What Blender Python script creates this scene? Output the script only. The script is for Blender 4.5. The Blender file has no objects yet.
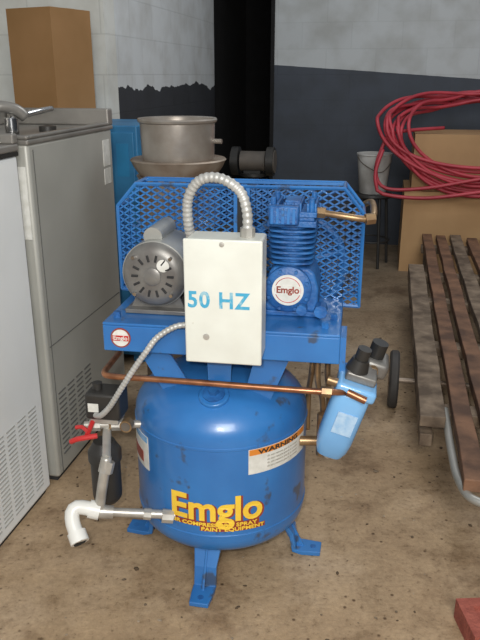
import bpy, bmesh, math, random
from mathutils import Vector, Matrix
random.seed(4)
scene = bpy.context.scene
COL = scene.collection
try:
    scene.view_settings.view_transform = 'Standard'
except Exception:
    pass

# ------------------------------------------------------------------ materials
def mat(name, c1, c2=None, rough=.5, metal=0., scale=8., bump=0., bscale=60., lo=.35, hi=.65, coat=0., spots=None):
    m = bpy.data.materials.new(name); m.use_nodes = True
    nt = m.node_tree; N = nt.nodes; L = nt.links
    b = N['Principled BSDF']
    b.inputs['Roughness'].default_value = rough
    b.inputs['Metallic'].default_value = metal
    b.inputs['Coat Weight'].default_value = coat
    b.inputs['Coat Roughness'].default_value = .12
    if c2 is None: c2 = tuple(x*.8 for x in c1)
    tc = N.new('ShaderNodeTexCoord')
    no = N.new('ShaderNodeTexNoise'); no.inputs['Scale'].default_value = scale; no.inputs['Detail'].default_value = 6
    L.new(tc.outputs['Object'], no.inputs['Vector'])
    r = N.new('ShaderNodeValToRGB')
    r.color_ramp.elements[0].position = lo; r.color_ramp.elements[1].position = hi
    r.color_ramp.elements[0].color = (*c2, 1); r.color_ramp.elements[1].color = (*c1, 1)
    L.new(no.outputs['Fac'], r.inputs['Fac'])
    out = r.outputs['Color']
    if spots:
        n2 = N.new('ShaderNodeTexNoise'); n2.inputs['Scale'].default_value = spots[1]; n2.inputs['Detail'].default_value = 5
        L.new(tc.outputs['Object'], n2.inputs['Vector'])
        r2 = N.new('ShaderNodeValToRGB'); r2.color_ramp.elements[0].position = spots[2]; r2.color_ramp.elements[1].position = spots[2]+.06
        L.new(n2.outputs['Fac'], r2.inputs['Fac'])
        mx = N.new('ShaderNodeMix'); mx.data_type = 'RGBA'
        L.new(r2.outputs['Color'], mx.inputs['Factor']); L.new(out, mx.inputs['A']); mx.inputs['B'].default_value = (*spots[0], 1)
        out = mx.outputs['Result']
    L.new(out, b.inputs['Base Color'])
    if bump:
        nb = N.new('ShaderNodeTexNoise'); nb.inputs['Scale'].default_value = bscale; nb.inputs['Detail'].default_value = 5
        L.new(tc.outputs['Object'], nb.inputs['Vector'])
        bp = N.new('ShaderNodeBump'); bp.inputs['Strength'].default_value = bump; bp.inputs['Distance'].default_value = .01
        L.new(nb.outputs['Fac'], bp.inputs['Height']); L.new(bp.outputs['Normal'], b.inputs['Normal'])
    return m

def wall_mat(name, up, low, zline, slope=0., mortar=.85, bw=.4, bh=.2, splat=0.):
    m = bpy.data.materials.new(name); m.use_nodes = True
    nt = m.node_tree; N = nt.nodes; L = nt.links; b = N['Principled BSDF']; b.inputs['Roughness'].default_value = .7
    tc = N.new('ShaderNodeTexCoord'); sp = N.new('ShaderNodeSeparateXYZ'); L.new(tc.outputs['Object'], sp.inputs[0])
    ad = N.new('ShaderNodeMath'); ad.operation = 'ADD'; L.new(sp.outputs['X'], ad.inputs[0]); L.new(sp.outputs['Y'], ad.inputs[1])
    cb = N.new('ShaderNodeCombineXYZ'); L.new(ad.outputs[0], cb.inputs['X']); L.new(sp.outputs['Z'], cb.inputs['Y'])
    br = N.new('ShaderNodeTexBrick'); br.inputs['Scale'].default_value = 1
    br.inputs['Brick Width'].default_value = bw; br.inputs['Row Height'].default_value = bh; br.inputs['Mortar Size'].default_value = .006
    br.inputs['Mortar Smooth'].default_value = .8
    br.inputs['Color1'].default_value = (1, 1, 1, 1); br.inputs['Color2'].default_value = (.95, .95, .95, 1); br.inputs['Mortar'].default_value = (mortar, mortar, mortar, 1)
    L.new(cb.outputs[0], br.inputs['Vector'])
    no = N.new('ShaderNodeTexNoise'); no.inputs['Scale'].default_value = 5; no.inputs['Detail'].default_value = 8
    L.new(tc.outputs['Object'], no.inputs['Vector'])
    ms = N.new('ShaderNodeMath'); ms.operation = 'MULTIPLY_ADD'; L.new(ad.outputs[0], ms.inputs[0]); ms.inputs[1].default_value = slope; L.new(sp.outputs['Z'], ms.inputs[2])
    mn = N.new('ShaderNodeMath'); mn.operation = 'MULTIPLY_ADD'; L.new(no.outputs['Fac'], mn.inputs[0]); mn.inputs[1].default_value = .008+splat; L.new(ms.outputs[0], mn.inputs[2])
    gt = N.new('ShaderNodeMath'); gt.operation = 'GREATER_THAN'; L.new(mn.outputs[0], gt.inputs[0]); gt.inputs[1].default_value = zline+.004+splat/2
    mx = N.new('ShaderNodeMix'); mx.data_type = 'RGBA'; L.new(gt.outputs[0], mx.inputs['Factor'])
    mx.inputs['A'].default_value = (*low, 1); mx.inputs['B'].default_value = (*up, 1)
    mu = N.new('ShaderNodeMix'); mu.data_type = 'RGBA'; mu.blend_type = 'MULTIPLY'; mu.inputs['Factor'].default_value = 1
    L.new(mx.outputs['Result'], mu.inputs['A']); L.new(br.outputs['Color'], mu.inputs['B'])
    r = N.new('ShaderNodeValToRGB'); r.color_ramp.elements[0].color = (.8, .78, .75, 1); r.color_ramp.elements[1].color = (1, 1, 1, 1)
    r.color_ramp.elements[0].position = .3; r.color_ramp.elements[1].position = .6; L.new(no.outputs['Fac'], r.inputs['Fac'])
    m2 = N.new('ShaderNodeMix'); m2.data_type = 'RGBA'; m2.blend_type = 'MULTIPLY'; m2.inputs['Factor'].default_value = 1
    L.new(mu.outputs['Result'], m2.inputs['A']); L.new(r.outputs['Color'], m2.inputs['B'])
    L.new(m2.outputs['Result'], b.inputs['Base Color'])
    bp = N.new('ShaderNodeBump'); bp.inputs['Strength'].default_value = .3; bp.inputs['Distance'].default_value = .01
    L.new(br.outputs['Color'], bp.inputs['Height']); L.new(bp.outputs['Normal'], b.inputs['Normal'])
    return m

def floor_mat():
    m = bpy.data.materials.new('concrete_floor'); m.use_nodes = True
    nt = m.node_tree; N = nt.nodes; L = nt.links; b = N['Principled BSDF']; b.inputs['Roughness'].default_value = .7
    tc = N.new('ShaderNodeTexCoord')
    def noise(s, d=8, rg=.6, off=0):
        mp = N.new('ShaderNodeMapping'); mp.inputs['Location'].default_value = (off, off*.7, 0); L.new(tc.outputs['Object'], mp.inputs['Vector'])
        n = N.new('ShaderNodeTexNoise'); n.inputs['Scale'].default_value = s; n.inputs['Detail'].default_value = d; n.inputs['Roughness'].default_value = rg
        L.new(mp.outputs[0], n.inputs['Vector']); return n.outputs['Fac']
    def ramp(f, stops):
        r = N.new('ShaderNodeValToRGB'); e = r.color_ramp.elements
        e[0].position, e[0].color = stops[0][0], (*stops[0][1], 1); e[1].position, e[1].color = stops[-1][0], (*stops[-1][1], 1)
        for p, c in stops[1:-1]:
            x = e.new(p); x.color = (*c, 1)
        L.new(f, r.inputs['Fac']); return r.outputs['Color']
    def mul(a, c):
        x = N.new('ShaderNodeMix'); x.data_type = 'RGBA'; x.blend_type = 'MULTIPLY'; x.inputs['Factor'].default_value = 1
        L.new(a, x.inputs['A']); L.new(c, x.inputs['B']); return x.outputs['Result']
    base = ramp(noise(1.6), [(.3, (.30, .205, .12)), (.5, (.40, .29, .18)), (.7, (.48, .37, .26))])
    mid = ramp(noise(9, 10, .75), [(.32, (.58, .53, .46)), (.48, (.93, .91, .88)), (.7, (1.12, 1.10, 1.06))])
    fine = ramp(noise(60, 6, .7), [(.32, (.5, .45, .4)), (.42, (.92, .91, .89)), (.7, (1.15, 1.15, 1.15))])
    v = N.new('ShaderNodeTexVoronoi'); v.inputs['Scale'].default_value = 17; L.new(tc.outputs['Object'], v.inputs['Vector'])
    vs = ramp(v.outputs['Distance'], [(.05, (.3, .25, .2)), (.11, (1, 1, 1))])
    st = ramp(noise(3.5, 7, .65, 3.1), [(.33, (.60, .55, .51)), (.46, (1, 1, 1))])
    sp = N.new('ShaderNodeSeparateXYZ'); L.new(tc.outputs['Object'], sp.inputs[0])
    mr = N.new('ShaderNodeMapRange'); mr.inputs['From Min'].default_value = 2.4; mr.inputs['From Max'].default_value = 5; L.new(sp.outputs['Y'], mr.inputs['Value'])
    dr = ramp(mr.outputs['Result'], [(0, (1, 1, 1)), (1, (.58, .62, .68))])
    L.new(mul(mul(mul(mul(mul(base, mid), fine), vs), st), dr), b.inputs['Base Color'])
    bp = N.new('ShaderNodeBump'); bp.inputs['Strength'].default_value = .5; bp.inputs['Distance'].default_value = .006
    L.new(noise(60, 8, .7), bp.inputs['Height']); L.new(bp.outputs['Normal'], b.inputs['Normal'])
    return m

BLUE = mat('blue_paint', (.032, .18, .48), (.025, .14, .40), rough=.34, scale=6, bump=.06, bscale=25, coat=.35, spots=((.045, .08, .15), 14, .62))
BLUE_D = mat('blue_cast_paint', (.028, .16, .44), (.015, .08, .26), rough=.45, scale=20, bump=.25, bscale=120)
BLUE_CAB = mat('blue_cabinet_paint', (.03, .20, .40), (.02, .14, .30), rough=.5)
WHITE = mat('cream_enamel', (.68, .70, .64), (.62, .63, .57), rough=.35, scale=10, spots=((.4, .38, .3), 30, .72))
WHITE_C = mat('white_cooler_paint', (.80, .82, .81), (.74, .76, .75), rough=.45, scale=3)
STEEL = mat('brushed_grey_steel', (.44, .44, .40), (.37, .37, .335), rough=.45, metal=.15, scale=2.5)
STEEL_T = mat('stainless_top', (.36, .34, .31), (.24, .23, .21), rough=.35, metal=.5, scale=5)
CHROME = mat('chrome', (.75, .75, .75), (.6, .6, .6), rough=.15, metal=1)
GALV = mat('galvanised_steel', (.55, .54, .50), (.38, .36, .32), rough=.4, metal=.5, scale=14)
FLEX = mat('flex_conduit_zinc', (.52, .52, .50), (.40, .40, .38), rough=.45, metal=.3, scale=14)
GALV_R = mat('rusty_tin', (.36, .30, .24), (.18, .12, .08), rough=.5, metal=.4, scale=9)
POT = mat('dull_pot_metal', (.46, .43, .39), (.30, .26, .22), rough=.38, metal=.5, scale=7)
MOTOR = mat('motor_grey', (.42, .42, .39), (.33, .33, .30), rough=.4, metal=.4)
MOTOR_D = mat('motor_end_bell', (.23, .225, .21), (.16, .15, .14), rough=.4, metal=.4, scale=20)
BLACK = mat('black_plastic', (.018, .018, .018), (.03, .028, .025), rough=.45)
DARK = mat('dark_rubber', (.03, .03, .03), (.045, .04, .035), rough=.7)
SLOT = mat('vent_slot_dark', (.02, .02, .02), (.03, .03, .03), rough=.9)
COPPER = mat('copper_tube', (.48, .22, .11), (.30, .13, .07), rough=.33, metal=.8, scale=25)
BRASS = mat('brass_tube', (.40, .27, .14), (.25, .16, .09), rough=.4, metal=.7, scale=25)
RED = mat('red_paint', (.55, .03, .03), (.4, .02, .02), rough=.4)
HOSE = mat('red_hose_rubber', (.46, .045, .065), (.33, .025, .04), rough=.5, scale=6)
PVC = mat('white_pvc', (.78, .78, .74), (.70, .70, .66), rough=.35)
YELLOW = mat('yellow_decal', (.88, .62, .06), (.84, .54, .05), rough=.4)
DECALRED = mat('dark_red_decal', (.30, .05, .03), rough=.5)
PAPER = mat('label_paper', (.72, .72, .68), (.60, .60, .55), rough=.5, scale=40)
ORANGE = mat('orange_label', (.78, .27, .04), rough=.5)
STENCIL = mat('blue_stencil', (.05, .33, .52), (.28, .48, .56), rough=.5, scale=60, lo=.35, hi=.5)
LBLUE = mat('light_blue_bowl', (.20, .45, .76), (.15, .36, .66), rough=.25, scale=5, coat=.5)
CARD = mat('cardboard', (.32, .175, .07), (.26, .14, .05), rough=.8, scale=3)
CARD2 = mat('cardboard_light', (.50, .31, .15), (.42, .25, .115), rough=.8, scale=3)
CARD3 = mat('cardboard_upper', (.44, .27, .13), (.35, .21, .10), rough=.8, scale=3)
WOOD_G = mat('weathered_wood_grey', (.24, .18, .125), (.09, .063, .042), rough=.8, scale=12, bump=.4, bscale=40)
WOOD_R = mat('rust_stained_wood', (.22, .115, .065), (.085, .045, .028), rough=.75, scale=9, bump=.4, bscale=40)
VOID = mat('unlit_room_black', (.010, .010, .011), (.006, .006, .006), rough=.95)  # near-black colour stands in for the darkness of the unlit passage and doorway edges
GREYTAN = mat('dull_tan_metal', (.13, .11, .09), (.08, .07, .06), rough=.6)
BUCKET = mat('grimy_white_plastic', (.55, .55, .53), (.34, .33, .31), rough=.6, scale=7)

# ------------------------------------------------------------------ builders
def group(name, loc=(0, 0, 0), rz=0., rx=0., ry=0.):
    e = bpy.data.objects.new(name, None); COL.objects.link(e); e.empty_display_size = .1
    e.location = loc; e.rotation_euler = (math.radians(rx), math.radians(ry), math.radians(rz)); return e

def add(name, bm, m, parent=None, smooth=False, bevel=0., loc=None, rz=None):
    bmesh.ops.recalc_face_normals(bm, faces=bm.faces)
    me = bpy.data.meshes.new(name); bm.to_mesh(me); bm.free()
    o = bpy.data.objects.new(name, me); COL.objects.link(o)
    if m: me.materials.append(m)
    if parent: o.parent = parent
    if loc: o.location = loc
    if rz is not None: o.rotation_euler[2] = math.radians(rz)
    if smooth:
        for p in me.polygons: p.use_smooth = True
        try: me.set_sharp_from_angle(angle=math.radians(35))
        except Exception: pass
    if bevel:
        b = o.modifiers.new('bevel', 'BEVEL'); b.width = bevel; b.segments = 3; b.limit_method = 'ANGLE'
    return o

def bx(bm, x, y, z):
    vs = [bm.verts.new((a, b, c)) for a in x for b in y for c in z]
    for f in ((0, 1, 3, 2), (4, 6, 7, 5), (0, 4, 5, 1), (2, 3, 7, 6), (0, 2, 6, 4), (1, 5, 7, 3)):
        bm.faces.new([vs[i] for i in f])

def cube(parent, name, x, y, z, m, bevel=0., **k):
    bm = bmesh.new(); bx(bm, x, y, z); return add(name, bm, m, parent, bevel=bevel, smooth=bool(bevel), **k)

def frame(d):
    d = Vector(d).normalized(); up = Vector((0, 0, 1)) if abs(d.z) < .95 else Vector((1, 0, 0))
    a = d.cross(up).normalized(); return a, d.cross(a).normalized()

def cylb(bm, p0, p1, r, r2=None, seg=24):
    p0, p1 = Vector(p0), Vector(p1); a, b = frame(p1-p0); r2 = r if r2 is None else r2
    A = []; B = []
    for i in range(seg):
        t = 2*math.pi*i/seg; v = a*math.cos(t)+b*math.sin(t)
        A.append(bm.verts.new(p0+v*r)); B.append(bm.verts.new(p1+v*r2))
    for i in range(seg):
        j = (i+1) % seg; bm.faces.new((A[i], A[j], B[j], B[i]))
    bm.faces.new(A[::-1]); bm.faces.new(B)

def cyl(parent, name, p0, p1, r, m, r2=None, seg=24, bevel=0.):
    bm = bmesh.new(); cylb(bm, p0, p1, r, r2, seg); return add(name, bm, m, parent, smooth=True, bevel=bevel)

def lathe(parent, name, prof, m, org=(0, 0, 0), axis=(0, 0, 1), seg=64):
    bm = bmesh.new(); org = Vector(org); ax = Vector(axis).normalized(); a, b = frame(ax); rings = []
    for r, h in prof:
        if r < 1e-5: rings.append([bm.verts.new(org+ax*h)])
        else: rings.append([bm.verts.new(org+ax*h+(a*math.cos(2*math.pi*i/seg)+b*math.sin(2*math.pi*i/seg))*r) for i in range(seg)])
    for R, S in zip(rings, rings[1:]):
        for i in range(seg):
            j = (i+1) % seg
            if len(R) == 1 and len(S) == 1: continue
            if len(R) == 1: bm.faces.new((R[0], S[i], S[j]))
            elif len(S) == 1: bm.faces.new((R[i], R[j], S[0]))
            else: bm.faces.new((R[i], R[j], S[j], S[i]))
    return add(name, bm, m, parent, smooth=True)

def resample(pts, step, closed=False):
    P = [Vector(p) for p in pts]; out = []; n = len(P)
    rng = range(n if closed else n-1)
    for i in rng:
        if closed: p = [P[(i-1) % n], P[i], P[(i+1) % n], P[(i+2) % n]]
        else: p = [P[max(i-1, 0)], P[i], P[i+1], P[min(i+2, n-1)]]
        k = max(2, int((p[2]-p[1]).length/step))
        for j in range(k):
            t = j/k
            out.append(.5*((2*p[1])+(-p[0]+p[2])*t+(2*p[0]-5*p[1]+4*p[2]-p[3])*t*t+(-p[0]+3*p[1]-3*p[2]+p[3])*t**3))
    if not closed: out.append(P[-1])
    return out

def tubeb(bm, pts, r, step=.012, rib=0., seg=12, closed=False):
    Q = resample(pts, step, closed); n = len(Q); rings = []; a = None
    for i, q in enumerate(Q):
        if closed: d = Q[(i+1) % n]-Q[i-1]
        else: d = Q[min(i+1, n-1)]-Q[max(i-1, 0)]
        d.normalize()
        if a is None: a, _ = frame(d)
        a = (a-d*a.dot(d)).normalized(); b = d.cross(a)
        rr = r*(1-(rib if (i//2) % 2 else 0))
        rings.append([bm.verts.new(q+(a*math.cos(2*math.pi*k/seg)+b*math.sin(2*math.pi*k/seg))*rr) for k in range(seg)])
    for R, S in zip(rings, rings[1:]):
        for k in range(seg):
            l = (k+1) % seg; bm.faces.new((R[k], R[l], S[l], S[k]))
    if closed:
        R, S = rings[-1], rings[0]
        off = min(range(seg), key=lambda o: (R[0].co-S[o].co).length)
        for k in range(seg): bm.faces.new((R[k], R[(k+1) % seg], S[(k+1+off) % seg], S[(k+off) % seg]))
    else:
        bm.faces.new(rings[0][::-1]); bm.faces.new(rings[-1])

def tube(parent, name, pts, r, m, **k):
    bm = bmesh.new(); tubeb(bm, pts, r, **k); o = add(name, bm, m, parent)
    for p in o.data.polygons: p.use_smooth = True
    return o

def prismb(bm, poly, y0, y1):
    A = [bm.verts.new((x, y0, z)) for x, z in poly]; B = [bm.verts.new((x, y1, z)) for x, z in poly]
    bm.faces.new(A); bm.faces.new(B[::-1]); n = len(A)
    for i in range(n):
        j = (i+1) % n; bm.faces.new((A[i], B[i], B[j], A[j]))

def prism(parent, name, poly, y0, y1, m, bevel=0.):
    bm = bmesh.new(); prismb(bm, poly, y0, y1); return add(name, bm, m, parent, bevel=bevel)

def text_mesh(body, size, ext=.0008, offset=0., sx=1., spacing=1.):
    c = bpy.data.curves.new('txt', 'FONT'); c.body = body; c.size = size; c.extrude = ext; c.offset = offset
    c.align_x = 'CENTER'; c.space_character = spacing; c.resolution_u = 4
    o = bpy.data.objects.new('txt', c); COL.objects.link(o)
    dg = bpy.context.evaluated_depsgraph_get(); dg.update()
    me = bpy.data.meshes.new_from_object(o.evaluated_get(dg), depsgraph=dg)
    bpy.data.objects.remove(o)
    for v in me.vertices: v.co.x *= sx
    return me

def text_flat(parent, name, body, size, x, y, z, m, **k):
    me = text_mesh(body, size, **k)
    for v in me.vertices:
        u, w, d = v.co; v.co = (x+u, y-d, z+w)
    me.materials.clear(); me.materials.append(m)
    o = bpy.data.objects.new(name, me); COL.objects.link(o); o.parent = parent; return o

def text_wrap(parent, name, body, size, ang, z, R, m, rise=0., **k):
    me = text_mesh(body, size, **k); a0 = math.radians(ang)
    for v in me.vertices:
        u, w, d = v.co; a = a0+u/R; rr = R+.0015+d
        v.co = (rr*math.sin(a), -rr*math.cos(a), z+w+rise*u)
    me.materials.clear(); me.materials.append(m)
    o = bpy.data.objects.new(name, me); COL.objects.link(o); o.parent = parent; return o

def patch(parent, name, a0, a1, z0, z1, R, m, seg=14):
    bm = bmesh.new(); p = None
    for i in range(seg+1):
        a = math.radians(a0+(a1-a0)*i/seg)
        q = [bm.verts.new((r*math.sin(a), -r*math.cos(a), z)) for r, z in ((R, z0), (R, z1), (R+.001, z1), (R+.001, z0))]
        if p:
            for k in range(4): bm.faces.new((p[k], q[k], q[(k+1) % 4], p[(k+1) % 4]))
        else: bm.faces.new(q)
        p = q
    bm.faces.new(p[::-1]); return add(name, bm, m, parent)

def clip(poly, p, d):
    t0, t1 = -1e9, 1e9; n = len(poly)
    cx = sum(q[0] for q in poly)/n; cy = sum(q[1] for q in poly)/n
    for i in range(n):
        a, b = poly[i], poly[(i+1) % n]; nx, ny = -(b[1]-a[1]), b[0]-a[0]
        if nx*(cx-a[0])+ny*(cy-a[1]) < 0: nx, ny = -nx, -ny
        num = nx*(a[0]-p[0])+ny*(a[1]-p[1]); den = nx*d[0]+ny*d[1]
        if abs(den) < 1e-12:
            if num > 0: return None
            continue
        t = num/den
        if den > 0: t0 = max(t0, t)
        else: t1 = min(t1, t)
    return (t0, t1) if t1-t0 > .004 else None

def lattice(bm, poly, mp, dw=.034, dh=.020, w=.0042, th=.0025):
    sl = dh/dw; x0 = min(p[0] for p in poly); x1 = max(p[0] for p in poly); z0 = min(p[1] for p in poly); z1 = max(p[1] for p in poly)
    for s in (1, -1):
        d = Vector((1, s*sl)).normalized(); nrm = Vector((-d.y, d.x))
        H = (x1-x0)*sl; z = z0-H-dh
        while z < z1+H+dh:
            p = (x0, z); c = clip(poly, p, d)
            if c:
                A = Vector(p)+d*c[0]; B = Vector(p)+d*c[1]
                q = [A-nrm*w/2, B-nrm*w/2, B+nrm*w/2, A+nrm*w/2]
                F = [bm.verts.new(mp(a.x, a.y, 0)) for a in q]; G = [bm.verts.new(mp(a.x, a.y, th)) for a in q]
                bm.faces.new(F); bm.faces.new(G[::-1])
                for i in range(4):
                    j = (i+1) % 4; bm.faces.new((F[i], G[i], G[j], F[j]))
            z += dh

# ------------------------------------------------------------------ ROOM (shop axes are turned 11.5 deg)
RZ = -11.5
def NV(n, v, z=0):
    c, s = math.cos(math.radians(11.5)), math.sin(math.radians(11.5)); return (n*c+v*s, -n*s+v*c, z)
W_A = wall_mat('block_wall_white', (.66, .67, .63), (.07, .075, .085), .9)
W_B = wall_mat('block_wall_splashed', (.62, .65, .66), (.035, .038, .045), 1.33, splat=.16, bw=.4, bh=.2)
W_C = wall_mat('block_wall_band', (.48, .51, .52), (.050, .061, .080), 1.826, slope=.067, mortar=.9)
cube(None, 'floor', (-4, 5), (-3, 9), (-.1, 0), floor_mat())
cube(None, 'wall_left', (-3.2, -3.05), (-1.5, 3.833), (0, 2.8), W_A, rz=RZ)
cube(None, 'wall_rear_left', (-3.05, -1.462), (3.683, 3.833), (0, 2.8), W_A, rz=RZ)
cube(None, 'wall_alcove', (-1.612, -1.462), (3.834, 6.10), (0, 2.8), W_B, rz=RZ)
bm = bmesh.new(); bx(bm, (-.969, 3.0), (6.13, 6.28), (0, 2.8)); bx(bm, (-1.461, -.969), (6.13, 6.28), (2.35, 2.8))
add('wall_back', bm, W_C, rz=RZ)
cube(None, 'wall_right', (3.0, 3.15), (-1.5, 6.28), (0, 2.8), W_C, rz=RZ)
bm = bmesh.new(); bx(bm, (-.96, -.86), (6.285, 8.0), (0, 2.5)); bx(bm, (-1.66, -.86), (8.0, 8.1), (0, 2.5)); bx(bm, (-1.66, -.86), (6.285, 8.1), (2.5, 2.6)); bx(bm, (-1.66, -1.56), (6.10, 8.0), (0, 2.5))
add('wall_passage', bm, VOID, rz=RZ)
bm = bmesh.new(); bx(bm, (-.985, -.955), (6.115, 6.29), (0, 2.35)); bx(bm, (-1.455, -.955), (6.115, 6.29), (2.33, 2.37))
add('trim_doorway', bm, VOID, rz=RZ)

# ------------------------------------------------------------------ AIR COMPRESSOR
C = group('air_compressor', (-.055, 1.88, 0), -9.2)
R = .253
prof = [(0, .075)]
for i in range(1, 9):
    t = i/8*math.pi/2; prof.append((R*math.sin(t), .175-.10*math.cos(t)))
prof += [(R, .19), (R+.002, .192), (R+.002, .197), (R, .199), (R, .46), (R+.002, .462), (R+.002, .468), (R, .47)]
for i in range(1, 13):
    t = i/12*math.pi/2; prof.append((R*math.cos(t), .48+.14*math.sin(t)))
prof[-1] = (0, .62)
lathe(C, 'tank', prof, BLUE, seg=96)
for k, ang in enumerate((-92, -2, 88, 178)):
    g = bmesh.new(); a = math.radians(ang); w = .034
    path = [(.150, .125), (.195, .115), (.222, .07), (.232, .012), (.255, .008), (.312, .008)]
    ux, uy = math.cos(a), math.sin(a); prev = None
    for i, (rr, zz) in enumerate(path):
        ww = w*(1.15 if i < 2 else .95 if i < 5 else .8)
        th = .008
        dx = path[min(i+1, len(path)-1)][0]-path[max(i-1, 0)][0]; dz = path[min(i+1, len(path)-1)][1]-path[max(i-1, 0)][1]
        l = math.hypot(dx, dz); nx, nz = -dz/l*th, dx/l*th
        q = []
        for s, e in ((-1, -1), (1, -1), (1, 1), (-1, 1)):
            r_ = rr+nx*e*.9; z_ = max(.0005, zz+nz*e*.9)
            q.append(g.verts.new((ux*r_-uy*ww*s, uy*r_+ux*ww*s, z_)))
        if prev:
            for m_ in range(4): g.faces.new((prev[m_], q[m_], q[(m_+1) % 4], prev[(m_+1) % 4]))
        else: g.faces.new(q)
        prev = q
    g.faces.new(prev[::-1])
    rib = [(.17, .12), (.205, .125), (.262, .012), (.225, .012)]
    A = [g.verts.new((ux*r_-uy*.004, uy*r_+ux*.004, z_)) for r_, z_ in rib]; B = [g.verts.new((ux*r_+uy*.004, uy*r_-ux*.004, z_)) for r_, z_ in rib]
    g.faces.new(A); g.faces.new(B[::-1])
    for i in range(4): g.faces.new((A[i], B[i], B[(i+1) % 4], A[(i+1) % 4]))
    add('foot_%d' % k, g, BLUE, C, bevel=.003)
    cyl(C, 'foot_hole_%d' % k, (ux*.288, uy*.288, .014), (ux*.288, uy*.288, .0165), .009, BLUE_D)
nrm = Vector((.0, -.42, .9)).normalized(); pb = Vector((.012, -.165, .580))
cyl(C, 'tank_plug_boss', pb-nrm*.02, pb+nrm*.012, .042, BLUE, seg=32, bevel=.004)
cyl(C, 'tank_plug_ring', pb+nrm*.012, pb+nrm*.018, .030, BLUE_D, seg=32)
cyl(C, 'tank_plug_hex', pb+nrm*.018, pb+nrm*.030, .015, BLUE_D, seg=6)
prism(C, 'deck_leg_front', [(-.015, .70), (.055, .70), (.050, .59), (-.01, .59)], -.13, -.122, BLUE)
prism(C, 'deck_leg_front_left', [(-.215, .70), (-.13, .70), (-.06, .585), (-.135, .56)], -.125, -.117, BLUE)
prism(C, 'deck_leg_front_right', [(.12, .70), (.215, .70), (.155, .55), (.09, .58)], -.125, -.117, BLUE)
prism(C, 'deck_leg_back_left', [(-.215, .70), (-.13, .70), (-.06, .585), (-.135, .56)], .117, .125, BLUE)
prism(C, 'deck_leg_back_right', [(.12, .70), (.215, .70), (.155, .55), (.09, .58)], .117, .125, BLUE)
DX = .341
bm = bmesh.new(); bx(bm, (-.285, DX), (-.18, .24), (.774, .782)); bx(bm, (-.285, DX), (-.18, -.172), (.702, .774))
bx(bm, (-.285, DX), (.232, .24), (.702, .774)); bx(bm, (-.285, -.277), (-.172, .232), (.702, .774)); bx(bm, (DX-.008, DX), (-.172, .232), (.702, .774))
bx(bm, (-.277, DX-.008), (-.172, -.14), (.702, .708))
add('deck', bm, BLUE, C, bevel=.003)
lathe(C, 'deck_badge', [(0, 0), (.0275, 0), (.0275, .002), (0, .002)], DECALRED, (-.236, -.180, .741), (0, -1, 0))
lathe(C, 'deck_badge_face', [(0, 0), (.0235, 0), (.0235, .001), (0, .001)], PAPER, (-.236, -.182, .741), (0, -1, 0))
cube(C, 'deck_badge_band', (-.258, -.214), (-.1842, -.183), (.733, .748), RED)
text_flat(C, 'deck_badge_text', 'Emglo', .016, -.236, -.1845, .736, PAPER, ext=.0003, offset=.0004)
G = [(-.326, .785), (-.326, 1.038), (-.268, 1.104), (.330, 1.104), (.386, 1.036), (.386, .765)]
bm = bmesh.new()
lattice(bm, G, lambda u, v, d: (u, .118+d, v))
add('guard_mesh_front', bm, BLUE, C)
bm = bmesh.new()
lattice(bm, G, lambda u, v, d: (u, .228+d, v))
lattice(bm, [(.12, .77), (.228, .77), (.228, 1.036), (.12, 1.036)], lambda u, v, d: (.384+d, u, v))
lattice(bm, [(.12, .785), (.228, .785), (.228, 1.036), (.12, 1.036)], lambda u, v, d: (-.326+d, u, v))
add('guard_mesh_sides', bm, BLUE_D, C)
bm = bmesh.new()
for yy in (.116, .228):
    for a, b in zip(G, G[1:]+G[:1]):
        tubeb(bm, [(a[0], yy, a[1]), (b[0], yy, b[1])], .0055, seg=6)
for a in G: tubeb(bm, [(a[0], .116, a[1]), (a[0], .228, a[1])], .0055, seg=6)
bx(bm, (-.268, .330), (.116, .135), (1.098, 1.106)); bx(bm, (-.268, .33), (.21, .23), (1.098, 1.106))
bx(bm, (.02, .03), (.108, .116), (.785, 1.10)); bx(bm, (.056, .066), (.108, .116), (.785, 1.10))
add('guard_frame', bm, BLUE, C)
bm = bmesh.new(); bx(bm, (.030, .056), (.112, .1165), (.80, 1.085)); add('guard_slot', bm, SLOT, C)
pc = (.196, .145, .872)
bm = bmesh.new(); tubeb(bm, [(pc[0]+.142*math.cos(t*math.pi/12), .17, pc[2]+.142*math.sin(t*math.pi/12)) for t in range(24)], .013, closed=True, seg=10)
for k in range(5):
    t = k*2*math.pi/5+.3; cylb(bm, (pc[0], .17, pc[2]), (pc[0]+.14*math.cos(t), .17, pc[2]+.14*math.sin(t)), .014, .010, 10)
cylb(bm, (pc[0], .10, pc[2]), (pc[0], .20, pc[2]), .028)
add('flywheel', bm, BLUE_D, C, smooth=True)
lathe(C, 'motor_pulley', [(0, 0), (.045, 0), (.045, .004), (.036, .012), (.045, .02), (.045, .024), (0, .024)], MOTOR_D, (-.159, .158, .89), (0, 1, 0))
mx_, mz = -.159, .89; pts = []
for t in range(-6, 7): pts.append((pc[0]+.158*math.cos(t*math.pi/12.5), .17, pc[2]+.158*math.sin(t*math.pi/12.5)))
for t in range(-6, 7): pts.append((mx_-.046*math.cos(t*math.pi/12.5), .17, mz-.046*math.sin(t*math.pi/12.5)))
tube(C, 'drive_belt', pts, .007, DARK, closed=True, seg=8, step=.03)
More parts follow.
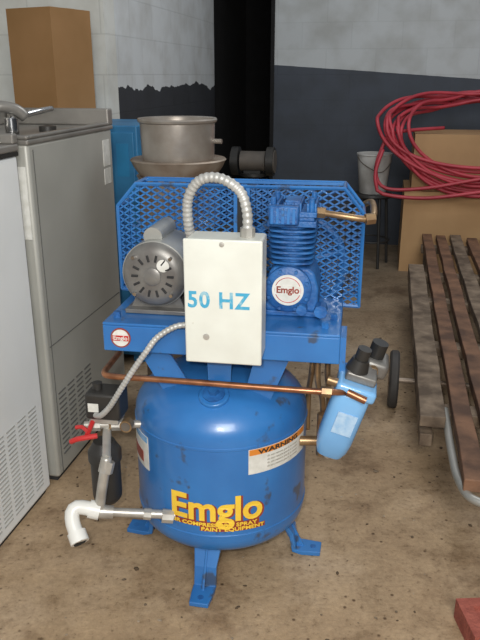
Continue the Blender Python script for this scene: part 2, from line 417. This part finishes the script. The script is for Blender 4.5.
# motor
MX, MZ = -.162, .894
lathe(C, 'motor_body', [(0, .0), (.060, 0), (.078, .006), (.086, .016), (.088, .022)], MOTOR_D, (MX, -.112, MZ), (0, 1, 0))
lathe(C, 'motor_shell', [(.088, .022), (.0905, .024), (.0905, .165), (.087, .17), (.087, .20), (.07, .215), (0, .215)], MOTOR, (MX, -.112, MZ), (0, 1, 0))
lathe(C, 'motor_hub', [(0, 0), (.024, 0), (.024, .006), (.018, .009), (0, .009)][::-1], MOTOR_D, (MX, -.112, MZ), (0, -1, 0))
bm = bmesh.new()
for k in range(14):
    t = k*2*math.pi/14
    c_, s_ = math.cos(t), math.sin(t)
    tubeb(bm, [(MX+.040*c_, -.1120, MZ+.040*s_), (MX+.058*c_, -.1120, MZ+.058*s_)], .0036, seg=6)
add('motor_vents', bm, SLOT, C)
bm = bmesh.new()
for k in range(4):
    t = k*math.pi/2+.78; cylb(bm, (MX+.071*math.cos(t), -.12, MZ+.071*math.sin(t)), (MX+.071*math.cos(t), -.10, MZ+.071*math.sin(t)), .005, seg=8)
add('motor_bolts', bm, CHROME, C)
lathe(C, 'motor_label', [(0, 0), (.017, 0), (.017, .001), (0, .001)], PAPER, (MX+.030, -.1135, MZ+.030), (0, -1, 0), seg=24)
bm = bmesh.new()
cylb(bm, (MX-.01, -.06, MZ+.095), (MX-.01, .09, MZ+.095), .026)
add('motor_capacitor', bm, MOTOR, C, smooth=True)
cube(C, 'motor_base', (MX-.085, MX+.085), (-.10, .10), (.783, .795), MOTOR_D, bevel=.002)
cr = [(MX-.075, .794), (MX+.075, .794), (MX+.055, .84), (MX+.03, .822), (MX-.03, .822), (MX-.055, .84)]
prism(C, 'motor_cradle_front', cr, -.07, -.062, MOTOR_D)
prism(C, 'motor_cradle_back', cr, .062, .07, MOTOR_D)
# pump
PX = .200
bm = bmesh.new()
bx(bm, (PX-.085, PX+.085), (-.055, .085), (.783, .797))
add('pump_base', bm, BLUE_D, C, bevel=.003)
prism(C, 'pump_crankcase', [(PX-.07, .796), (PX+.074, .796), (PX+.076, .86), (PX+.064, .905), (PX+.045, .918), (PX-.045, .918), (PX-.056, .905), (PX-.068, .86)], -.055, .085, BLUE_D, bevel=.008)
lathe(C, 'pump_cover_plate', [(.062, 0), (.062, .018), (.056, .022), (0, .022)], BLUE_D, (PX-.004, -.052, .862), (0, -1, 0))
lathe(C, 'pump_badge', [(.042, 0), (.042, .002), (0, .002)], PAPER, (PX-.004, -.074, .862), (0, -1, 0))
lathe(C, 'pump_badge_rim', [(.032, 0), (.034, .001), (.036, 0)], RED, (PX-.004, -.0755, .862), (0, -1, 0))
cube(C, 'pump_badge_band', (PX-.038, PX+.030), (-.0775, -.0758), (.850, .874), PAPER)
text_flat(C, 'pump_badge_text', 'Emglo', .025, PX-.004, -.0776, .855, DECALRED, ext=.0004, offset=.0008)
bm = bmesh.new()
for k in range(8):
    t = k*math.pi/4+.39; cylb(bm, (PX-.004+.054*math.cos(t), -.082, .862+.054*math.sin(t)), (PX-.004+.054*math.cos(t), -.07, .862+.054*math.sin(t)), .005, seg=6)
add('pump_cover_bolts', bm, BLUE_D, C)
cyl(C, 'pump_cylinder', (PX, .01, .90), (PX, .01, 1.03), .044, BLUE_D, seg=32)
bm = bmesh.new()
for k in range(7):
    z = .924+k*.0145; w = .058+.001*k; A = []; B = []
    n = 32
    for i in range(n):
        t = 2*math.pi*i/n; cx, cy = math.cos(t), math.sin(t); e = .5
        x = math.copysign(abs(cx)**e, cx)*w; y = math.copysign(abs(cy)**e, cy)*w*.95+.01
        A.append(bm.verts.new((PX+x, y, z))); B.append(bm.verts.new((PX+x, y, z+.0055)))
    bm.faces.new(A[::-1]); bm.faces.new(B)
    for i in range(n): bm.faces.new((A[i], A[(i+1) % n], B[(i+1) % n], B[i]))
add('pump_cylinder_fins', bm, BLUE_D, C)
bm = bmesh.new()
bx(bm, (PX-.064, PX+.064), (-.052, .072), (1.026, 1.042)); bx(bm, (PX-.058, PX+.058), (-.046, .066), (1.042, 1.052)); bx(bm, (PX-.064, PX+.064), (-.052, .072), (1.052, 1.066))
for k in range(7):
    x = PX-.06+k*.0195; bx(bm, (x, x+.006), (-.05, .07), (1.066, 1.088))
bx(bm, (PX-.02, PX+.02), (-.03, .05), (1.066, 1.092))
for sx in (-1, 1):
    for sy in (-.04, .06): cylb(bm, (PX+sx*.05, sy, 1.06), (PX+sx*.05, sy, 1.102), .008, seg=6)
add('pump_head', bm, BLUE_D, C, bevel=.002)
cube(C, 'pump_intake_filter', (PX-.058, PX+.02), (-.080, -.048), (1.035, 1.085), BLUE_D, bevel=.006)
bm = bmesh.new()
for k in range(5): bx(bm, (PX-.052+k*.014, PX-.045+k*.014), (-.084, -.079), (1.04, 1.08))
add('pump_intake_ribs', bm, BLUE, C)
cyl(C, 'oil_plug', (PX+.035, -.062, .815), (PX+.035, -.10, .815), .014, BLUE_D, seg=12)
cyl(C, 'oil_sight', (PX+.085, -.05, .81), (PX+.085, -.09, .81), .018, BLUE_D, seg=8)
bm = bmesh.new()
for x, y in ((PX-.075, -.10), (.30, -.13), (.0, -.1), (-.26, -.13), (PX+.12, -.06)): cylb(bm, (x, y, .782), (x, y, .797), .010, seg=6)
add('deck_bolts', bm, BLUE_D, C)
tube(C, 'head_outlet_tube', [(PX+.06, .0, 1.058), (.33, -.012, 1.052), (.385, -.008, 1.045), (.408, .01, 1.05), (.410, .08, 1.06), (.405, .20, 1.055), (.38, .255, 1.03), (.33, .265, .96), (.28, .27, .85), (.25, .27, .66), (.20, .24, .56)], .009, BRASS)
cyl(C, 'head_outlet_nut', (PX+.062, .0, 1.058), (PX+.085, -.002, 1.057), .015, BRASS, seg=6)
cyl(C, 'head_elbow', (.388, -.012, 1.045), (.412, -.004, 1.047), .015, BRASS, seg=6)
# control box
cube(C, 'control_box', (-.030, .152), (-.283, -.184), (.735, 1.038), WHITE, bevel=.006)
cube(C, 'control_box_lid', (-.033, .155), (-.290, -.280), (.731, 1.041), WHITE, bevel=.004)
text_flat(C, 'stencil_text', '50 HZ', .056, .050, -.2905, .875, STENCIL, ext=.0004, offset=.0014, sx=.94, spacing=1.10)
lathe(C, 'control_box_screw', [(.008, 0), (.008, .002), (0, .003)], GALV, (.020, -.290, .800), (0, -1, 0), seg=16)
lathe(C, 'control_box_screw_top', [(.006, 0), (.006, .002), (0, .003)], GALV, (.06, -.290, 1.03), (0, -1, 0), seg=16)
cyl(C, 'conduit_connector', (.112, -.235, 1.035), (.112, -.235, 1.06), .018, GALV, seg=8)
tube(C, 'flex_conduit', [(.112, -.235, 1.05), (.110, -.235, 1.10), (.092, -.23, 1.145), (.045, -.225, 1.172), (-.005, -.215, 1.165), (-.038, -.20, 1.12), (-.044, -.18, 1.05), (-.040, -.14, .98), (-.05, -.09, .93), (-.08, -.04, .91)], .0128, FLEX, step=.0030, rib=.13, seg=16)
tube(C, 'flex_conduit_small', [(-.03, -.232, .808), (-.07, -.24, .803), (-.115, -.25, .775), (-.145, -.257, .735), (-.18, -.26, .685), (-.215, -.262, .63), (-.25, -.255, .575), (-.285, -.235, .535), (-.315, -.20, .515)], .0080, FLEX, step=.0025, rib=.13, seg=12)
tube(C, 'copper_line', [(-.30, -.02, .63), (-.285, -.15, .645), (-.275, -.215, .652), (-.245, -.236, .653), (-.1, -.237, .653), (.1, -.237, .651), (.27, -.237, .650), (.32, -.232, .648), (.36, -.21, .640)], .0082, COPPER)
cyl(C, 'copper_nut', (.30, -.236, .650), (.325, -.232, .648), .014, BRASS, seg=6)
for k, (x, y, x2, y2) in enumerate(((.285, -.10, .30, -.04), (.265, -.02, .255, .03), (.31, -.06, .315, .02))):
    tube(C, 'riser_tube_%d' % k, [(x, y, .72), (x, y, .62), (x2, y2, .52), (x2, y2, .40)], .008, BRASS)
cyl(C, 'check_valve', (.24, -.08, .42), (.31, -.07, .42), .014, BRASS, seg=12)
cyl(C, 'right_port_nipple', (.30, -.06, .37), (.30, -.06, .50), .014, BRASS, seg=12)
# left switch and valve train
cube(C, 'pressure_switch', (-.345, -.245), (-.20, -.12), (.500, .578), BLACK, bevel=.008)
cube(C, 'pressure_switch_base', (-.335, -.255), (-.19, -.13), (.484, .500), GALV, bevel=.003)
cube(C, 'pressure_switch_label', (-.335, -.305), (-.2015, -.20), (.525, .550), PAPER)
cyl(C, 'pressure_switch_stem', (-.285, -.16, .46), (-.285, -.16, .49), .012, BRASS)
cyl(C, 'switch_knob', (-.32, -.16, .577), (-.32, -.16, .596), .014, BLACK)
bm = bmesh.new(); cylb(bm, (-.19, -.14, .468), (-.36, -.175, .468), .011)
cylb(bm, (-.245, -.15, .468), (-.285, -.158, .468), .019, seg=8); cylb(bm, (-.315, -.166, .468), (-.345, -.172, .468), .018, seg=8)
cylb(bm, (-.30, -.16, .468), (-.30, -.16, .42), .011)
add('valve_train', bm, GALV, C, smooth=True)
bm = bmesh.new(); cylb(bm, (-.33, -.18, .49), (-.33, -.235, .47), .007)
tubeb(bm, [(-.30, -.235, .472), (-.325, -.24, .468), (-.355, -.245, .462), (-.375, -.24, .45)], .0075, seg=8)
tubeb(bm, [(-.325, -.235, .480), (-.35, -.215, .484), (-.37, -.21, .478)], .006, seg=8)
add('valve_handle', bm, RED, C, smooth=True)
cyl(C, 'gauge_body', (-.222, -.20, .50), (-.222, -.225, .50), .017, BRASS); cyl(C, 'gauge_face', (-.222, -.225, .50), (-.222, -.2265, .50), .013, GREYTAN)
lathe(C, 'moisture_trap', [(0, .235), (.030, .237), (.040, .25), (.042, .26), (.042, .37), (.047, .372), (.047, .40), (.040, .41), (.03, .43), (.0, .43)], BLACK, (-.302, -.185, 0), seg=32)
tube(C, 'drain_pipe_riser', [(-.268, -.262, .425), (-.27, -.268, .40), (-.280, -.276, .34), (-.288, -.28, .29), (-.292, -.282, .26)], .0145, GALV)
cyl(C, 'drain_riser_collar', (-.266, -.258, .41), (-.272, -.268, .38), .020, GALV, seg=8)
cyl(C, 'riser_link', (-.268, -.262, .42), (-.30, -.16, .455), .012, GALV)
bm = bmesh.new(); cylb(bm, (-.085, -.225, .236), (-.29, -.282, .263), .0125); cylb(bm, (-.095, -.234, .2365), (-.125, -.242, .241), .020, seg=8)
cylb(bm, (-.255, -.272, .258), (-.31, -.287, .266), .0185)
cylb(bm, (-.155, -.246, .245), (-.175, -.251, .248), .0165, seg=8)
add('drain_pipe', bm, GALV, C, smooth=True)
tube(C, 'pvc_elbow', [(-.300, -.285, .268), (-.325, -.290, .276), (-.348, -.300, .282), (-.358, -.312, .272), (-.350, -.330, .250), (-.335, -.345, .228), (-.325, -.355, .215)], .020, PVC, seg=20)
cyl(C, 'pvc_elbow_lip', (-.338, -.340, .232), (-.322, -.357, .212), .0255, PVC); cyl(C, 'pvc_elbow_bore', (-.3225, -.3565, .2125), (-.3215, -.3575, .2115), .018, SLOT)
cyl(C, 'pvc_elbow_socket', (-.290, -.283, .266), (-.318, -.289, .274), .0255, PVC)
# decals on tank
ta = 6.5
text_wrap(C, 'decal_shadow', 'Emglo', .108, ta+1.0, .245, R-.0008, DECALRED, offset=.0045, sx=1.0, ext=.0004)
text_wrap(C, 'decal_text', 'Emglo', .108, ta, .248, R, YELLOW, offset=.0028, sx=1.0, ext=.0006)
patch(C, 'decal_band', ta-31, ta+28, .2265, .2415, R+.0002, DECALRED)
patch(C, 'decal_band_2', ta-10, ta+32, .2125, .2265, R+.0002, DECALRED)
text_wrap(C, 'decal_subtext_1', 'AIR COMPRESSORS  SPRAY', .0155, ta-2, .2285, R+.0002, YELLOW, offset=.0004, sx=1.35)
text_wrap(C, 'decal_subtext_2', 'PAINT EQUIPMENT', .0155, ta+11, .2145, R+.0002, YELLOW, offset=.0004, sx=1.35)
patch(C, 'warning_label', 27, 78, .385, .460, R+.0006, PAPER)
patch(C, 'warning_label_header', 27.5, 77, .442, .459, R+.0014, ORANGE)
text_wrap(C, 'warning_text', 'WARNING', .019, 50, .4435, R+.001, BLACK, offset=.0005, sx=1.6)
LTXT = mat('faded_print', (.42, .40, .35), rough=.6)
for k in range(4):
    text_wrap(C, 'warning_line_%d' % k, 'do not remove guards or covers', .009, 53, .428-k*.0105, R+.0003, LTXT)
patch(C, 'left_label', -72, -43, .345, .450, R+.0006, PAPER)
patch(C, 'left_label_header', -71, -44, .43, .448, R+.0014, LBLUE)
patch(C, 'left_label_block', -68, -50, .36, .395, R+.0014, DECALRED)
# filter / regulator assembly
F = group('filter_regulator', (.392, -.17, .665), 0, 6, 16); F.parent = C
cube(F, 'filter_cap', (-.050, .054), (-.050, .050), (-.040, -.006), LBLUE, bevel=.010)
n = 28; bm = bmesh.new(); rings = []
for w, z in ((.045, -.038), (.048, -.043), (.048, -.185), (.045, -.215), (.036, -.240), (.012, -.248)):
    rg = []
    for i in range(n):
        t = 2*math.pi*i/n; cx, cy = math.cos(t), math.sin(t); e = .62
        rg.append(bm.verts.new((math.copysign(abs(cx)**e, cx)*w, math.copysign(abs(cy)**e, cy)*w, z)))
    rings.append(rg)
for A, B in zip(rings, rings[1:]):
    for i in range(n): bm.faces.new((A[i], A[(i+1) % n], B[(i+1) % n], B[i]))
bm.faces.new(rings[0]); bm.faces.new(rings[-1][::-1])
add('filter_bowl', bm, LBLUE, F, smooth=True)
LB2 = mat('bowl_label_pale', (.45, .62, .80), (.30, .50, .74), rough=.4, scale=60)
cube(F, 'filter_label', (-.022, .030), (-.0505, -.0475), (-.15, -.085), LB2)
cyl(F, 'filter_drain', (0, 0, -.246), (0, 0, -.264), .009, GALV)
cube(F, 'regulator_yoke', (-.035, .045), (-.02, .05), (-.008, .018), MOTOR_D, bevel=.006)
cyl(F, 'regulator_bell', (-.010, .01, .016), (-.010, .01, .050), .030, BLACK, r2=.022)
cyl(F, 'regulator_knob', (-.010, .01, .050), (-.010, .01, .080), .018, BLACK)
cube(F, 'second_cap', (-.005, .075), (.055, .140), (-.02, .028), MOTOR_D, bevel=.012)
cyl(F, 'second_bowl', (.032, .095, -.02), (.032, .095, -.15), .032, BLACK, r2=.027)
cyl(F, 'second_knob', (.034, .095, .028), (.034, .095, .070), .022, BLACK)
cyl(F, 'second_port', (.035, .058, .006), (.035, .04, .006), .014, BRASS, seg=12)
cyl(F, 'filter_nipple', (-.075, -.02, -.022), (-.045, -.02, -.022), .012, BRASS, seg=12)
cyl(F, 'filter_outlet', (-.02, -.050, -.022), (.03, -.056, -.026), .010, COPPER, seg=12)
cube(C, 'filter_bracket', (DX, DX+.015), (-.15, -.06), (.66, .765), BLUE)
cube(C, 'filter_bracket_arm', (DX, .40), (-.14, -.10), (.668, .676), BLUE)

# ------------------------------------------------------------------ WATER COOLERS
S = group('stainless_water_cooler', (-.654, 2.206, 0), RZ)
cube(S, 'cabinet', (-.45, 0), (0, .70), (.02, 1.20), STEEL, bevel=.012)
cube(S, 'plinth', (-.43, -.015), (.015, .685), (0, .03), SLOT)
bm = bmesh.new()
bx(bm, (-.46, .006), (-.006, .706), (1.195, 1.212)); bx(bm, (-.46, -.43), (-.006, .706), (1.212, 1.29)); bx(bm, (-.43, .006), (.66, .706), (1.212, 1.275))
bx(bm, (-.43, .006), (-.006, .02), (1.212, 1.225)); bx(bm, (-.02, .006), (.02, .66), (1.212, 1.225))
add('basin_top', bm, STEEL_T, S, bevel=.006)
SEAM = mat('panel_seam_shadow', (.14, .14, .13), rough=.8)
bm = bmesh.new(); bx(bm, (.0002, .0022), (.02, .68), (.52, .523)); bx(bm, (.0002, .0022), (.03, .033), (.03, 1.18)); add('panel_seam', bm, SEAM, S)
bm = bmesh.new()
for r in range(13):
    for c in range(4):
        y0 = .05+c*.075; z = .09+r*.020; bx(bm, (.0002, .0030), (y0, y0+.055), (z, z+.005))
add('louvres', bm, SEAM, S)
cube(S, 'rating_plate', (.0, .002), (.60, .665), (1.06, 1.16), PAPER); cube(S, 'rating_plate_lower', (.0, .002), (.60, .665), (.99, 1.05), PAPER)
cube(S, 'side_plate', (-.05, -.012), (-.003, 0), (.90, 1.13), PAPER)
cyl(S, 'bubbler_post', (-.10, .10, 1.21), (-.10, .10, 1.27), .022, CHROME)
tube(S, 'bubbler_hood', [(-.16, .06, 1.225), (-.16, .06, 1.28), (-.13, .08, 1.305), (-.09, .12, 1.295), (-.07, .14, 1.27)], .018, STEEL_T)
tube(S, 'bubbler_spout', [(-.10, .10, 1.265), (-.09, .16, 1.275), (-.07, .24, 1.285), (-.06, .31, 1.29)], .010, CHROME)
lathe(S, 'bubbler_button', [(.0, 1.212), (.03, 1.212), (.03, 1.23), (0, 1.235)], BLACK, (-.09, .33, 0))
Wc = group('white_water_cooler', (-.672, 2.165, 0), RZ)
cube(Wc, 'cabinet', (-.45, 0), (-.70, -.005), (.02, 1.17), WHITE_C, bevel=.01)
cube(Wc, 'plinth', (-.43, -.015), (-.69, -.02), (0, .03), SLOT)
cube(Wc, 'top_gasket', (-.452, .003), (-.702, -.003), (1.17, 1.182), BLACK)
bm = bmesh.new(); bx(bm, (-.455, .005), (-.705, 0), (1.182, 1.205)); bx(bm, (-.455, -.40), (-.705, 0), (1.205, 1.30)); bx(bm, (-.40, .005), (-.03, 0), (1.205, 1.235)); bx(bm, (-.40, .005), (-.705, -.67), (1.205, 1.235)); add('basin_top', bm, STEEL_T, Wc, bevel=.006)
tube(Wc, 'bubbler_spout', [(-.18, -.15, 1.20), (-.18, -.15, 1.26), (-.16, -.12, 1.285), (-.11, -.10, 1.28)], .014, CHROME)
bm = bmesh.new()
for r in range(20):
    for c in range(9):
        y0 = -.67+c*.07; z = .06+r*.0155; bx(bm, (.0002, .0022), (y0, y0+.052), (z, z+.0045))
LV = mat('louvre_shadow_grey', (.45, .45, .42), (.36, .36, .34), rough=.7)
add('louvres', bm, LV, Wc)

# ------------------------------------------------------------------ BLUE CABINET + CARTONS
K = group('blue_steel_cabinet', NV(-1.127, 3.16), RZ)
cube(K, 'body', (-.85, 0), (0, .48), (.04, 1.18), BLUE_CAB, bevel=.006)
bm = bmesh.new()
for x in (-.80, -.05):
    for y in (.04, .42): bx(bm, (x-.03, x+.03), (y-.02, y+.03), (0, .045))
add('cabinet_feet', bm, BLUE_CAB, K)
cube(K, 'door_left', (-.835, -.43), (-.012, 0), (.07, 1.15), BLUE_CAB, bevel=.003); cube(K, 'door_right', (-.42, -.015), (-.012, 0), (.07, 1.15), BLUE_CAB, bevel=.003)
cyl(K, 'handle', (-.40, -.03, .65), (-.40, -.03, .80), .008, CHROME)
cube(K, 'label', (-.10, -.04), (-.0135, -.012), (.95, 1.10), mat('teal_label', (.02, .22, .45), rough=.5))

def carton(name, n0, v0, w, d, h, z, m, m2=None, rz=RZ, tape_side=True):
    g = group(name, NV(n0, v0, z), rz)
    bm = bmesh.new(); t = .006
    bx(bm, (0, w), (0, t), (0, h)); bx(bm, (0, w), (d-t, d), (0, h)); bx(bm, (0, t), (t, d-t), (0, h)); bx(bm, (w-t, w), (t, d-t), (0, h)); bx(bm, (t, w-t), (t, d-t), (0, t))
    bx(bm, (t, w-t), (t, d/2-.002), (h-t, h)); bx(bm, (t, w-t), (d/2+.002, d-t), (h-t, h))
    add('carton_body', bm, m, g)
    bm = bmesh.new(); bx(bm, (0, w), (d/2-.025, d/2+.025), (h, h+.0008))
    if tape_side: bx(bm, (w, w+.0008), (d*.42, d*.58), (h*.8, h))
    add('packing_tape', bm, m2 or m, g)
    return g
carton('cardboard_box', -1.726, 3.17, .26, .27, .50, 1.182, CARD, m2=CARD2, rz=-28, tape_side=False)
carton('cardboard_box', .153, 5.26, .80, .60, .60, 0, CARD2)
carton('cardboard_box', .20, 5.30, .75, .52, .40, .601, CARD3)

# ------------------------------------------------------------------ METAL CANISTER BEHIND COMPRESSOR
cn = group('metal_canister', (-.240, 2.78, 0))
lathe(cn, 'drum_body', [(0, 0), (.155, 0), (.158, .01), (.158, .30), (.163, .31), (.158, .32), (.158, .65), (.163, .66), (.158, .67), (.158, 1.02), (.165, 1.03), (.0, 1.03)], GALV_R)
lathe(cn, 'flange', [(0, 1.03), (.15, 1.03), (.174, 1.065), (.182, 1.083), (.187, 1.090), (.182, 1.095), (.15, 1.092), (0, 1.092)], GALV_R)
lathe(cn, 'pot', [(0, 1.092), (.136, 1.092), (.140, 1.105), (.144, 1.227), (.151, 1.232), (.153, 1.239), (.150, 1.245), (.142, 1.242), (.137, 1.227), (.133, 1.107), (0, 1.104)], POT)
cyl(cn, 'spigot', (.14, -.02, 1.16), (.17, -.03, 1.16), .009, POT)

# ------------------------------------------------------------------ WOODEN PLATFORM DOLLY
D = group('wooden_platform_dolly', (0, 0, 0), RZ)
def zz(v): return .022*(v-2.4)
planks = [(.185, .275, 2.34, 4.35, 1), (.30, .365, 1.95, 5.18, 0), (.395, .46, 2.05, 5.15, 0), (.49, .565, 2.0, 5.18, 1), (.60, .67, 2.1, 5.1, 0), (.70, .775, 2.0, 5.15, 0), (.81, .88, 2.1, 5.1, 1), (.91, .98, 2.05, 5.1, 0)]
for i, (a, b, v0, v1, g) in enumerate(planks):
    bm = bmesh.new(); k = 14; prev = None
    for j in range(k+1):
        v = v0+(v1-v0)*j/k; dx = random.uniform(-.003, .003); dz = random.uniform(-.002, .002); z = zz(v)
        q = [bm.verts.new(p) for p in ((a+dx, v, .205+z), (b+dx, v, .205+z), (b+dx, v, .25+dz+z), (a+dx, v, .25+dz+z))]
        if prev:
            for m_ in range(4): bm.faces.new((prev[m_], q[m_], q[(m_+1) % 4], prev[(m_+1) % 4]))
        else: bm.faces.new(q)
        prev = q
    bm.faces.new(prev[::-1]); add('plank_%d' % i, bm, WOOD_G if g else WOOD_R, D, bevel=.004)
for i, v in enumerate((2.45, 3.1, 3.75, 4.25, 4.95)): cube(D, 'batten_%d' % i, (.185 if v < 4.4 else .29, .98), (v, v+.09), (.16+zz(v), .207+zz(v)), WOOD_G, bevel=.004)
for nm, a, b in (('side_rail', .19, .235), ('side_rail_far', .935, .98)):
    bm = bmesh.new(); vs = []
    for v in (2.36, 4.34):
        vs.append([bm.verts.new(p) for p in ((a, v, .115+zz(v)), (b, v, .115+zz(v)), (b, v, .165+zz(v)), (a, v, .165+zz(v)))])
    for m_ in range(4): bm.faces.new((vs[0][m_], vs[1][m_], vs[1][(m_+1) % 4], vs[0][(m_+1) % 4]))
    bm.faces.new(vs[0]); bm.faces.new(vs[1][::-1]); add(nm, bm, WOOD_G, D, bevel=.004)
bm = bmesh.new()
for a in (.31, .90): bx(bm, (a, a+.06), (4.95, 5.02), (0, .22))
add('rear_legs', bm, WOOD_G, D)
tube(D, 'steel_handle', [(.285, 2.5, .20), (.285, 2.2, .195), (.295, 2.02, .19), (.34, 1.92, .185), (.50, 1.89, .185), (.70, 1.89, .185), (.84, 1.92, .185), (.89, 2.02, .19), (.90, 2.2, .20)], .014, MOTOR)
cyl(D, 'axle', (.10, 2.92, .125), (1.07, 2.92, .125), .012, GALV_R)
for j, n_ in enumerate((.10, 1.04)):
    lathe(D, 'wheel_%d' % j, [(.0, -.012), (.03, -.014), (.07, -.008), (.078, -.016), (.088, -.02), (.120, -.02), (.128, -.012), (.128, .012), (.120, .02), (.088, .02), (.078, .016), (.07, .008), (.03, .014), (0, .012)], DARK, (n_, 2.92, .1285), (1, 0, 0), seg=40)
    lathe(D, 'hub_%d' % j, [(0, -.024), (.026, -.022), (.03, -.012), (.086, -.0205), (.086, .0205), (.03, .012), (.026, .022), (0, .024)], GALV_R, (n_, 2.92, .1285), (1, 0, 0), seg=30)

# ------------------------------------------------------------------ RED HOSE COIL draped over the cartons
bm = bmesh.new()
for k in range(10):
    pts = []; rx = .66+random.uniform(-.18, .08); ry = random.uniform(.8, 1.1); ph = random.uniform(-.3, .3); hz = k*.009
    drop = .32+.16*(k % 5)/4+random.uniform(-.02, .02)
    for i in range(28):
        t = 2*math.pi*i/28+ph; c, s = math.cos(t), math.sin(t)
        n_ = .66+rx*c+.02*math.sin(3*t+k)
        if s < 0: v = 5.22-.012*(k % 3); z = 1.045+hz+drop*s
        else: v = 5.22+.55*s*ry; z = 1.045+hz+.16*s+.02*math.sin(5*t+k)
        v = min(v, 5.95)
        pts.append((n_, v, z))
    tubeb(bm, pts, .0130, closed=True, step=.03, seg=8)
tubeb(bm, [(-.02, 5.18, .90), (-.06, 5.12, .76), (-.05, 5.1, .66), (.0, 5.1, .60), (.3, 5.1, .58), (.7, 5.1, .64), (1.1, 5.12, .7)], .0130, step=.03, seg=8)
tubeb(bm, [(1.2, 5.15, .80), (.7, 5.17, .72), (.3, 5.17, .64), (.02, 5.17, .63), (-.06, 5.18, .74), (-.03, 5.22, .90), (.05, 5.25, 1.01), (.4, 5.4, 1.04)], .0130, step=.03, seg=8)
o = add('red_hose_coil', bm, HOSE, rz=RZ)
for p in o.data.polygons: p.use_smooth = True

# ------------------------------------------------------------------ dim STOOL + BUCKET, GRINDER
st = group('metal_stool', NV(-.08, 5.42), RZ)
lathe(st, 'seat', [(0, .53), (.15, .53), (.155, .54), (.15, .555), (0, .555)], BLACK)
for k in range(4):
    t = k*math.pi/2+.5; cyl(st, 'leg_%d' % k, (.12*math.cos(t), .12*math.sin(t), .53), (.16*math.cos(t), .16*math.sin(t), 0), .011, BLACK)
tube(st, 'foot_ring', [(.145*math.cos(t*math.pi/8), .145*math.sin(t*math.pi/8), .20) for t in range(16)], .007, BLACK, closed=True, seg=6)
bk = group('plastic_bucket', NV(-.08, 5.42, .557), RZ+20)
lathe(bk, 'shell', [(0, 0), (.095, 0), (.100, .006), (.125, .28), (.131, .284), (.131, .294), (.122, .294), (.118, .28), (.094, .012), (0, .010)], BUCKET)
tube(bk, 'bail_handle', [(.13, 0, .27), (.10, -.07, .22), (.0, -.145, .17), (-.10, -.07, .22), (-.13, 0, .27)], .004, GREYTAN, seg=6)
g = group('bench_grinder', NV(-.92, 5.0), RZ)
lathe(g, 'pedestal', [(0, 0), (.16, 0), (.16, .02), (.05, .05), (.045, .70), (.10, .72), (.10, .74), (0, .74)], BLACK)
cyl(g, 'motor', (-.09, 0, .82), (.09, 0, .82), .07, GREYTAN)
for sx in (-1, 1):
    cyl(g, 'wheel_guard_%d' % sx, (sx*.10, 0, .82), (sx*.15, 0, .82), .10, BLACK, seg=32); cyl(g, 'stone_%d' % sx, (sx*.15, 0, .82), (sx*.157, 0, .82), .08, GREYTAN, seg=32)
cube(g, 'foot_block', (-.06, .06), (-.06, .06), (.738, .76), BLACK)

# ------------------------------------------------------------------ RED BRICK (lower right corner)
BRK = mat('red_brick', (.36, .10, .07), (.26, .065, .045), rough=.85, scale=30, bump=.5, bscale=90)
rb = group('red_brick', (.592, 1.40, 0), 3)
bm = bmesh.new()
bx(bm, (0, .21), (0, .14), (0, .05)); bx(bm, (0, .21), (0, .03), (.05, .062)); bx(bm, (0, .21), (.11, .14), (.05, .062)); bx(bm, (0, .035), (.03, .11), (.05, .062)); bx(bm, (.175, .21), (.03, .11), (.05, .062))
add('frogged_body', bm, BRK, rb)

# ------------------------------------------------------------------ FLOOR DEBRIS
bm = bmesh.new()
for i in range(380):
    x = random.uniform(-.6, 1.3); y = random.uniform(1.35, 3.8); s = random.uniform(.0018, .005)
    if i % 11 == 0: s *= 1.8
    mtx = Matrix.Translation((x, y, s*.4)) @ Matrix.Rotation(random.random()*3, 4, 'Z') @ Matrix.Diagonal((s*random.uniform(1, 2.2), s, s*.5, 1))
    bmesh.ops.create_icosphere(bm, subdivisions=1, radius=1, matrix=mtx)
add('floor_debris', bm, mat('debris_brown', (.09, .06, .035), (.35, .28, .2), rough=.9, scale=3, lo=.4, hi=.5))

# ------------------------------------------------------------------ LIGHTS
def area(name, loc, tgt, size, power, col=(1, 1, 1)):
    l = bpy.data.lights.new(name, 'AREA'); l.energy = power; l.size = size; l.color = col
    o = bpy.data.objects.new(name, l); COL.objects.link(o); o.location = loc
    o.rotation_euler = (Vector(tgt)-Vector(loc)).to_track_quat('-Z', 'Y').to_euler(); return o
area('front_soft_fill', (.3, -1.3, 2.5), (0, 2.2, .3), 1.4, 92, (1, .97, .92))  # added soft fill from behind the camera, no visible source
area('background_fill', (1.2, 3.4, 3.0), (.8, 4.2, 0), 1.2, 28, (.95, .97, 1))  # added fill to brighten the background, no lamp fixture here
p = bpy.data.lights.new('camera_flash', 'POINT'); p.energy = 60; p.shadow_soft_size = .015; p.color = (1, .98, .95)
o = bpy.data.objects.new('camera_flash', p); COL.objects.link(o); o.location = (-.06, -.02, 1.47)
w = bpy.data.worlds.new('world'); scene.world = w; w.use_nodes = True
w.node_tree.nodes['Background'].inputs[0].default_value = (.88, .93, 1, 1); w.node_tree.nodes['Background'].inputs[1].default_value = .28

# ------------------------------------------------------------------ CAMERA
cam = bpy.data.cameras.new('camera'); co = bpy.data.objects.new('camera', cam); COL.objects.link(co)
co.location = (0, 0, 1.4); co.rotation_euler = (math.radians(90-19.3), 0, 0)
cam.sensor_fit = 'VERTICAL'; cam.sensor_height = 24; cam.lens = 24*700/640; cam.clip_start = .02
scene.camera = co
